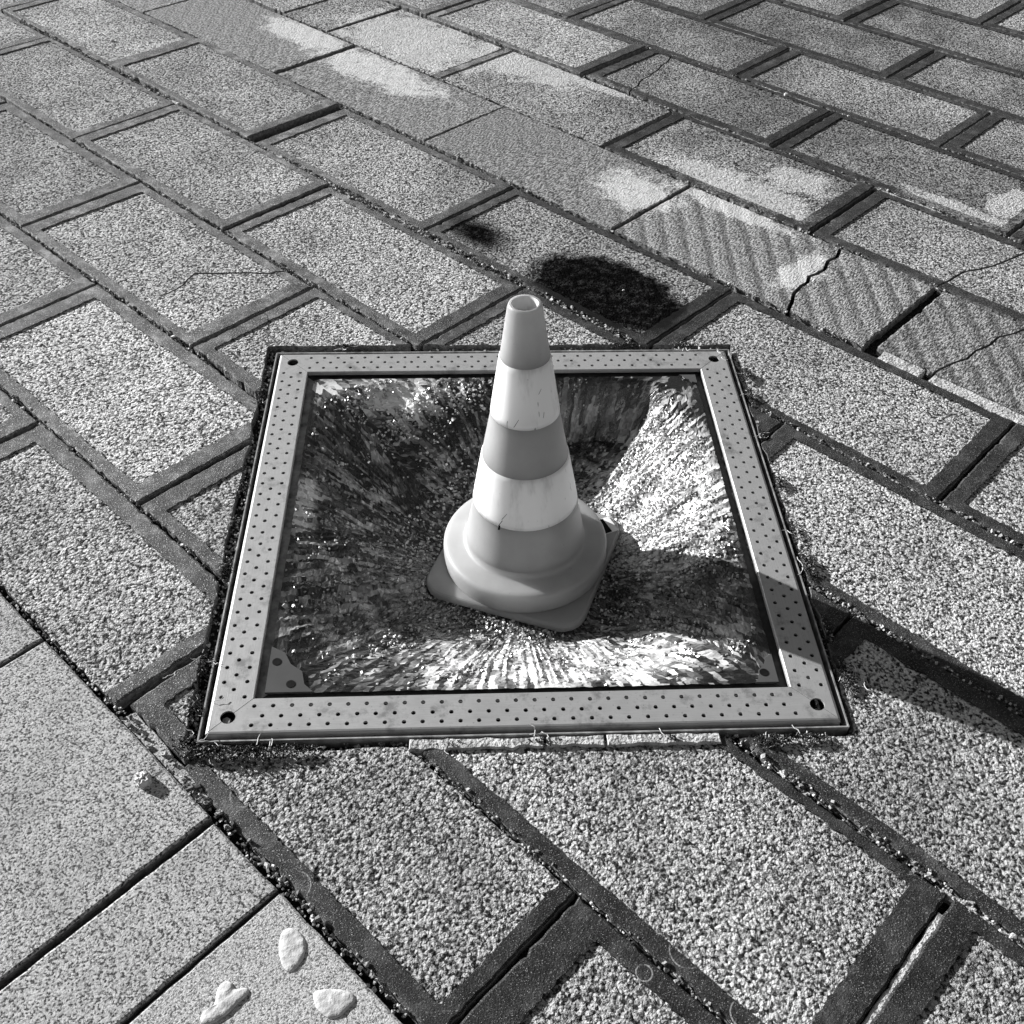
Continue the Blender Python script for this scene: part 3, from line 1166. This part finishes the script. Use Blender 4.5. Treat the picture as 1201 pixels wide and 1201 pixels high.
def lathe(name, prof, mat, parent, seg=96, z0=0.0, close=False):
    v_, f_ = [], []
    n = len(prof)
    for r_, z_ in prof:
        for k in range(seg):
            t = 2 * math.pi * k / seg
            v_.append((r_ * math.cos(t), r_ * math.sin(t), z_ + z0))
    for i in range(n - 1 + (1 if close else 0)):
        for k in range(seg):
            a, b = i * seg, ((i + 1) % n) * seg
            k2 = (k + 1) % seg
            f_.append((a + k, a + k2, b + k2, b + k))
    return mesh_obj(name, v_, f_, mat, parent, smooth=True)


def rounded_square(hs, r, n=10):
    pts = []
    for cx, cy, a0 in ((1, 1, 0), (-1, 1, 90), (-1, -1, 180), (1, -1, 270)):
        for k in range(n + 1):
            t = math.radians(a0 + 90 * k / n)
            pts.append((cx * (hs - r) + r * math.cos(t), cy * (hs - r) + r * math.sin(t)))
    return pts


prof = [(0.1370, 0.0), (0.1385, 0.004), (0.1380, 0.011), (0.1365, 0.0135), (0.134, 0.0150)]
v_, f_ = [], []
rings = []
for hs, z_ in prof:
    ps = rounded_square(hs, 0.040)
    rings.append(len(v_))
    v_ += [(x, y, z_) for x, y in ps]
n = len(ps)
for a, b in zip(rings[:-1], rings[1:]):
    f_ += [(a + i, a + (i + 1) % n, b + (i + 1) % n, b + i) for i in range(n)]
f_.append(tuple(rings[-1] + i for i in range(n)))
f_.append(tuple(rings[0] + i for i in range(n))[::-1])
base = mesh_obj('base_plate', v_, f_, 'plastic', cone)
plate_mod = base.modifiers.new('bevel', 'BEVEL')
plate_mod.width = 0.001
plate_mod.segments = 2

# the stepped collar, then the body: outside, lip, inside
Z0 = ZB


def rz(z_world):
    return z_world - Z0


collar = [(0.1366, 0.0146), (0.1378, 0.030), (0.1378, 0.0430), (0.1371, 0.0478), (0.1352, 0.0510), (0.1320, 0.0526), (0.1260, 0.0535), (0.1060, 0.0555), (0.1022, 0.0562), (0.1003, 0.0580), (0.0992, 0.0620), (0.0982, 0.0680)]
lathe('collar', collar, 'plastic', cone)


def R(zw):
    """outside radius of the body at a world height"""
    return np.interp(zw - ZB, [0.0680, 0.1486, 0.2398, 0.3242, 0.4218, 0.5085], [0.0982, 0.0836, 0.0676, 0.0517, 0.0370, 0.0243])


body = [(float(R(z_)), rz(z_)) for z_ in np.linspace(ZB + .0675, ZB + .5035, 40)]
body += [(0.0240, .5065), (0.0230, .5087), (0.0212, .5093), (0.0190, .5088)]
lathe('cone_body', body, 'plastic', cone)
lathe('cone_inside', [(0.0190, .5088), (0.0182, .5078), (0.0177, .5050), (0.0178, .490), (0.026, .41), (0.034, .34), (0.030, .30), (0.001, .30)], 'inside', cone)


def band(z0, z1, name='reflective_band'):
    pr = [(float(R(z0)) - .0004, rz(z0) - .0006)]
    pr += [(float(R(z_)) + .0011, rz(z_)) for z_ in np.linspace(z0, z1, 12)]
    pr += [(float(R(z1)) - .0004, rz(z1) + .0006)]
    return lathe(name, pr, 'band', cone)


band(ZB + .1486, ZB + .2398)
band(ZB + .3242, ZB + .4218)
# a maker's label near one corner of the base plate
lab = flat_piece('label', [(-.019, -.013), (.019, -.013), (.019, .013), (-.019, .013)], 'paper', cone, 0.0, .0006)
lab.location = (0.113, 0.110, 0.0160)
lab.rotation_euler = (0, 0, math.radians(-45))
pr_ = flat_piece('print', [(-.0175, -.012), (.0175, -.012), (.0175, .001), (-.0175, .001)], 'ink', lab, .0004, .0003)
# a dark scuff on the lower band
for (t, zc, ln, wd, tl) in ((-118, -0.013, .010, .0035, .1), (-117, -0.004, .013, .0012, .5), (-113, 0.010, .014, .0009, .6), (-104, 0.175, .015, .0008, .5), (-60, 0.225, .008, .0007, .7), (-56, .185, .010, .0008, .2)):
    zc = zc + .160 + ZB
    rr = float(R(zc)) + .0014
    a = math.radians(t) - CONE_A
    P = []
    for uu, ww in ((-.5, -.5), (.5, -.35), (.4, .45), (-.45, .5)):
        du = uu * wd + ww * ln * tl
        P.append(((rr - ww * ln * .163) * math.cos(a + du / rr), (rr - ww * ln * .163) * math.sin(a + du / rr), rz(zc) + ww * ln))
    mesh_obj('scuff_mark', P, [(0, 1, 2, 3)], 'ink', cone)


# ------------------------------------------------------------------ dirt, grit and moss
def joint_grit(n):
    P, S = [], []
    lines = [(4.6, -11, -3.2, .016, 5.0), (4.6, -2.4, .6, .010, 2.5), (3.6, -9, -4.2, .008, 1.6), (3.6, -1.3, .8, .010, 3.0), (2.6, -8, -4.9, .008, 1.6), (2.6, -1.0, .6, .010, 3.0),
             (1.6, -6, -3.5, .007, 1.2), (1.6, -2.0, -.2, .007, 2.0), (0.832, -3.2, -1.2, .010, 2.6), (0.82, -5, -3.2, .006, 1.5), (5.6, -10, -2.2, .008, 1.0), (6.6, -9, -2, .006, 1.0), (7.6, -8, -2, .006, 1.0), (8.6, -7, -2, .006, .8)]
    wsum = sum((b - a) * d for _, a, b, _, d in lines)
    for V_, a, b, w, d in lines:
        k = int(n * (b - a) * d / wsum)
        u = rng.uniform(a, b, k)
        clump = 0.5 + 0.5 * np.sin(u * 9 + V_ * 5) * np.sin(u * 4.3)
        ok = rng.random(k) < 0.25 + .75 * clump
        u = u[ok]
        dv = rng.normal(0, w * .42, len(u)).clip(-w * .7, w * .7) / SW
        P.append((u[:, None] * T + (V_ + dv)[:, None] * N) * SW)
        S.append(np.full(len(u), min(1.0, w / .012)))
    P = np.concatenate(P)
    S = np.concatenate(S)
    P = outside_cut(P, S)
    P, S = P
    k = len(P)
    s = (rng.uniform(.0012, .0034, k) + rng.exponential(.0008, k)) * (.5 + .5 * S)
    z_ = rng.uniform(-.010, .0005, k)
    return np.column_stack([P, z_]), s * rng.uniform(.8, 1.5, k), s, s * rng.uniform(.5, 1, k), rng.uniform(0, 6.3, k), rng.normal(0, .5, k), rng.normal(0, .5, k)


def outside_cut(P, S):
    k = ~inside(np.array(CUT), P)
    return P[k], S[k]


tag(crumbs('joint_grit', 14000, 'grit', None, joint_grit), 'loose pale and dark grit lying in the joints between the slabs', 'grit', None, 'stuff')


def ring_points(n, d0, d1):
    side = rng.integers(0, 4, n)
    t = rng.uniform(-d1, d1, n)
    d = rng.uniform(d0, d1, n)
    x = np.select([side == 0, side == 1, side == 2, side == 3], [t, d, t, -d])
    y = np.select([side == 0, side == 1, side == 2, side == 3], [-d, t, d, t])
    return x, y, side


MOSS = [(-.405, -.436, .020, 1100), (-.355, -.440, .024, 1300), (-.30, -.438, .018, 500), (-.425, -.425, .016, 500), (.440, -.345, .018, 600), (.435, -.26, .013, 350), (.437, -.135, .020, 900), (.432, -.06, .012, 300), (.436, .05, .011, 300), (.43, .17, .010, 250),
        (.432, .28, .014, 500), (.44, .345, .012, 400), (.415, .40, .012, 300), (-.432, .065, .012, 300), (-.431, -.02, .011, 260), (-.432, -.12, .011, 260), (-.436, .30, .012, 300), (-.43, -.30, .016, 420), (.23, .436, .018, 500), (.32, -.44, .016, 500), (.37, -.438, .014, 400), (.02, -.432, .012, 180), (.19, -.432, .010, 120), (-.1, -.43, .010, 120), (-.435, -.37, .014, 300),
        (-.30, .44, .010, 150), (.05, .44, .010, 150), (.34, .438, .012, 250)]


def moss_pts(n):
    P, S = [], []
    for x, y, r_, k in MOSS:
        k = int(k * .5)
        a = rng.normal(0, 1, (k, 2)) * r_ * .55
        if abs(abs(y) - .435) < .02:
            a[:, 1] *= .55
            a[:, 0] *= 1.5
        else:
            a[:, 0] *= .55
            a[:, 1] *= 1.5
        P.append(a + [x, y])
        S.append(np.hypot(a[:, 0], a[:, 1]) / r_)
    P = np.concatenate(P)
    S = np.concatenate(S)
    ok = np.max(np.abs(P), 1) > .4165
    P, S = P[ok], S[ok]
    k = len(P)
    w = FC + P[:, :1] * FX + P[:, 1:] * FY
    z_ = np.where(np.max(np.abs(P), 1) > .432, .0004, -.008) + np.clip(1 - S, 0, 1) * rng.uniform(0, .006, k) + rng.uniform(0, .002, k)
    return np.column_stack([w, z_]), rng.uniform(.0015, .0048, k), rng.uniform(.0005, .0016, k), rng.uniform(.0004, .0014, k), rng.uniform(0, 6.3, k), rng.uniform(-1.2, 1.2, k), rng.uniform(-1, 1, k)


tag(crumbs('moss', 1, 'moss', None, moss_pts), 'dry dark moss and plant crumbs growing round the steel frame', 'moss', None, 'stuff')


def gap_dirt(n):
    x, y, side = ring_points(n, .4245, .442)
    w = FC + x[:, None] * FX + y[:, None] * FY
    s = rng.uniform(.0012, .0038, n)
    dens = 0.5 + 0.5 * np.sin(x * 31 + side * 2.0) * np.cos(y * 27)
    ok = rng.random(n) < .2 + .8 * dens
    w, s = w[ok], s[ok]
    k = len(s)
    return np.column_stack([w, rng.uniform(-.018, -.008, k)]), s * 1.3, s, s * .8, rng.uniform(0, 6.3, k), rng.normal(0, .6, k), rng.normal(0, .6, k)


tag(crumbs('gap_dirt', 5000, 'grit', None, gap_dirt), 'dirt and grit filling the gap between steel frame and cut slabs', 'dirt', None, 'stuff')


# dry grass stems caught on the frame
def stem(pts, r_=.00045):
    v_, f_ = [], []
    for i, p in enumerate(pts):
        for k in range(4):
            t = k * math.pi / 2
            v_.append((p[0] + r_ * math.cos(t), p[1] + r_ * math.sin(t) * .8, p[2] + r_ * math.sin(t + .8)))
        if i:
            a, b = (i - 1) * 4, i * 4
            f_ += [(a + k, a + (k + 1) % 4, b + (k + 1) % 4, b + k) for k in range(4)]
    return v_, f_


SV, SF = [], []
for k in range(70):
    x, y, r_, _ = MOSS[rng.integers(0, len(MOSS))]
    p = np.array([*(FC + (x + rng.normal(0, r_)) * FX + (y + rng.normal(0, r_ * .4)) * FY), .000])
    h = rng.uniform(0, 6.3)
    pts = []
    for i in range(6):
        pts.append(p.copy())
        p = p + np.array([math.cos(h), math.sin(h), rng.normal(.06, .25)]) * rng.uniform(.002, .0055)
        p[2] = max(p[2], .0065 if np.max(np.abs([(p[:2] - FC) @ FX, (p[:2] - FC) @ FY])) < .417 else .001)
        h += rng.normal(0, .5)
    a, b = stem(pts)
    SF += [tuple(len(SV) + i for i in q) for q in b]
    SV += a
tag(mesh_obj('dry_stems', SV, SF, 'pebble'), 'thin dry grass stems caught along the steel frame', 'dry grass', None, 'stuff')


# ------------------------------------------------------------------ small things lying on the paving
def lump(name, outline, h_, mat, z_=0.0005, seed=0, smooth=True):
    """a low rounded lump with an uneven outline"""
    rg = np.random.default_rng(seed)
    O = np.array(outline, float)
    # smooth the outline once
    O = np.concatenate([0.75 * O + .25 * np.roll(O, -1, 0), .25 * O + .75 * np.roll(O, -1, 0)], 1).reshape(-1, 2)
    O = np.concatenate([0.75 * O + .25 * np.roll(O, -1, 0), .25 * O + .75 * np.roll(O, -1, 0)], 1).reshape(-1, 2)
    c = O.mean(0)
    n_ = len(O)
    v_, f_ = [], []
    for s_, hh in ((1.0, 0.0), (0.97, .45), (.88, .8), (.70, 1.0), (.45, 1.03), (.2, 1.04)):
        for p in O:
            q = (p - c) * s_
            v_.append((q[0], q[1], hh * h_ * (1 + .16 * math.sin(q[0] * 420 + seed) * math.sin(q[1] * 390 + 2 * seed)) if hh else 0.0))
    v_.append((0, 0, h_ * 1.04))
    for i in range(5):
        for k in range(n_):
            f_.append((i * n_ + k, i * n_ + (k + 1) % n_, (i + 1) * n_ + (k + 1) % n_, (i + 1) * n_ + k))
    for k in range(n_):
        f_.append((5 * n_ + k, 5 * n_ + (k + 1) % n_, 6 * n_))
    f_.append(tuple(range(n_))[::-1])
    if not smooth:
        v_ = [(a + rg.normal(0, .0009), b + rg.normal(0, .0009), max(0.0, d + (rg.normal(0, .0012) if d > 0 else 0))) for a, b, d in v_]
    return mesh_obj(name, v_, f_, mat, None, smooth=smooth, loc_=(*c, z_))


GUM = 'old gum trodden onto the pale border stone'
o = lump('chewing_gum', [(-.245, .513), (-.237, .518), (-.229, .517), (-.219, .509), (-.214, .497), (-.215, .485), (-.219, .475), (-.227, .467), (-.235, .472), (-.240, .480), (-.245, .495)], .0024, 'gum', -.001, 1)
tag(o, 'oval flat blob of pale old chewing gum beside the dark joint', 'chewing gum')
o = lump('chewing_gum', [(-.314, .424), (-.300, .431), (-.303, .447), (-.297, .458), (-.287, .457), (-.284, .448), (-.270, .452), (-.266, .446), (-.277, .434), (-.286, .422), (-.300, .412), (-.312, .412)], .0030, 'gum', -.001, 2)
tag(o, 'knobbly elongated blob of pale old chewing gum on the pale border slab', 'chewing gum')
o = lump('chewing_gum', [(-.200, .449), (-.188, .452), (-.172, .452), (-.156, .449), (-.152, .440), (-.160, .432), (-.166, .424), (-.178, .420), (-.190, .428), (-.197, .437)], .0026, 'gum', -.001, 3)
tag(o, 'pitted three-cornered blob of pale chewing gum near the slab corner', 'chewing gum')

o = lump('pebble', [(-.459, .700), (-.452, .708), (-.442, .707), (-.437, .700), (-.438, .690), (-.446, .685), (-.455, .690)], .010, 'pebble', .0005, 4, False)
tag(o, 'small pale angular pebble lying alone on the speckled granite border', 'pebble')
for (U, V_, s_, lb) in ((-9.88, 4.98, .010, 'white stone chip on the slab beside the wide gritty joint'), (-8.72, 4.20, .007, 'tiny white stone chip on the pale slab below the wide joint'), (-3.62, 5.03, .005, 'tiny white chip lying on the big dark stain'),
                        (-4.62, 8.58, .014, 'pale crumbled mortar lump by the gap of a far slab')):
    p = lat(U, V_)
    t = np.linspace(0, 2 * math.pi, 7, endpoint=False)
    o = lump('stone_chip', [(p[0] + s_ * .6 * math.cos(k) * rng.uniform(.7, 1.1), p[1] + s_ * .5 * math.sin(k) * rng.uniform(.7, 1.1)) for k in t], s_ * .45, 'pebble', -.0015, 5)
    tag(o, lb, 'stone chip')
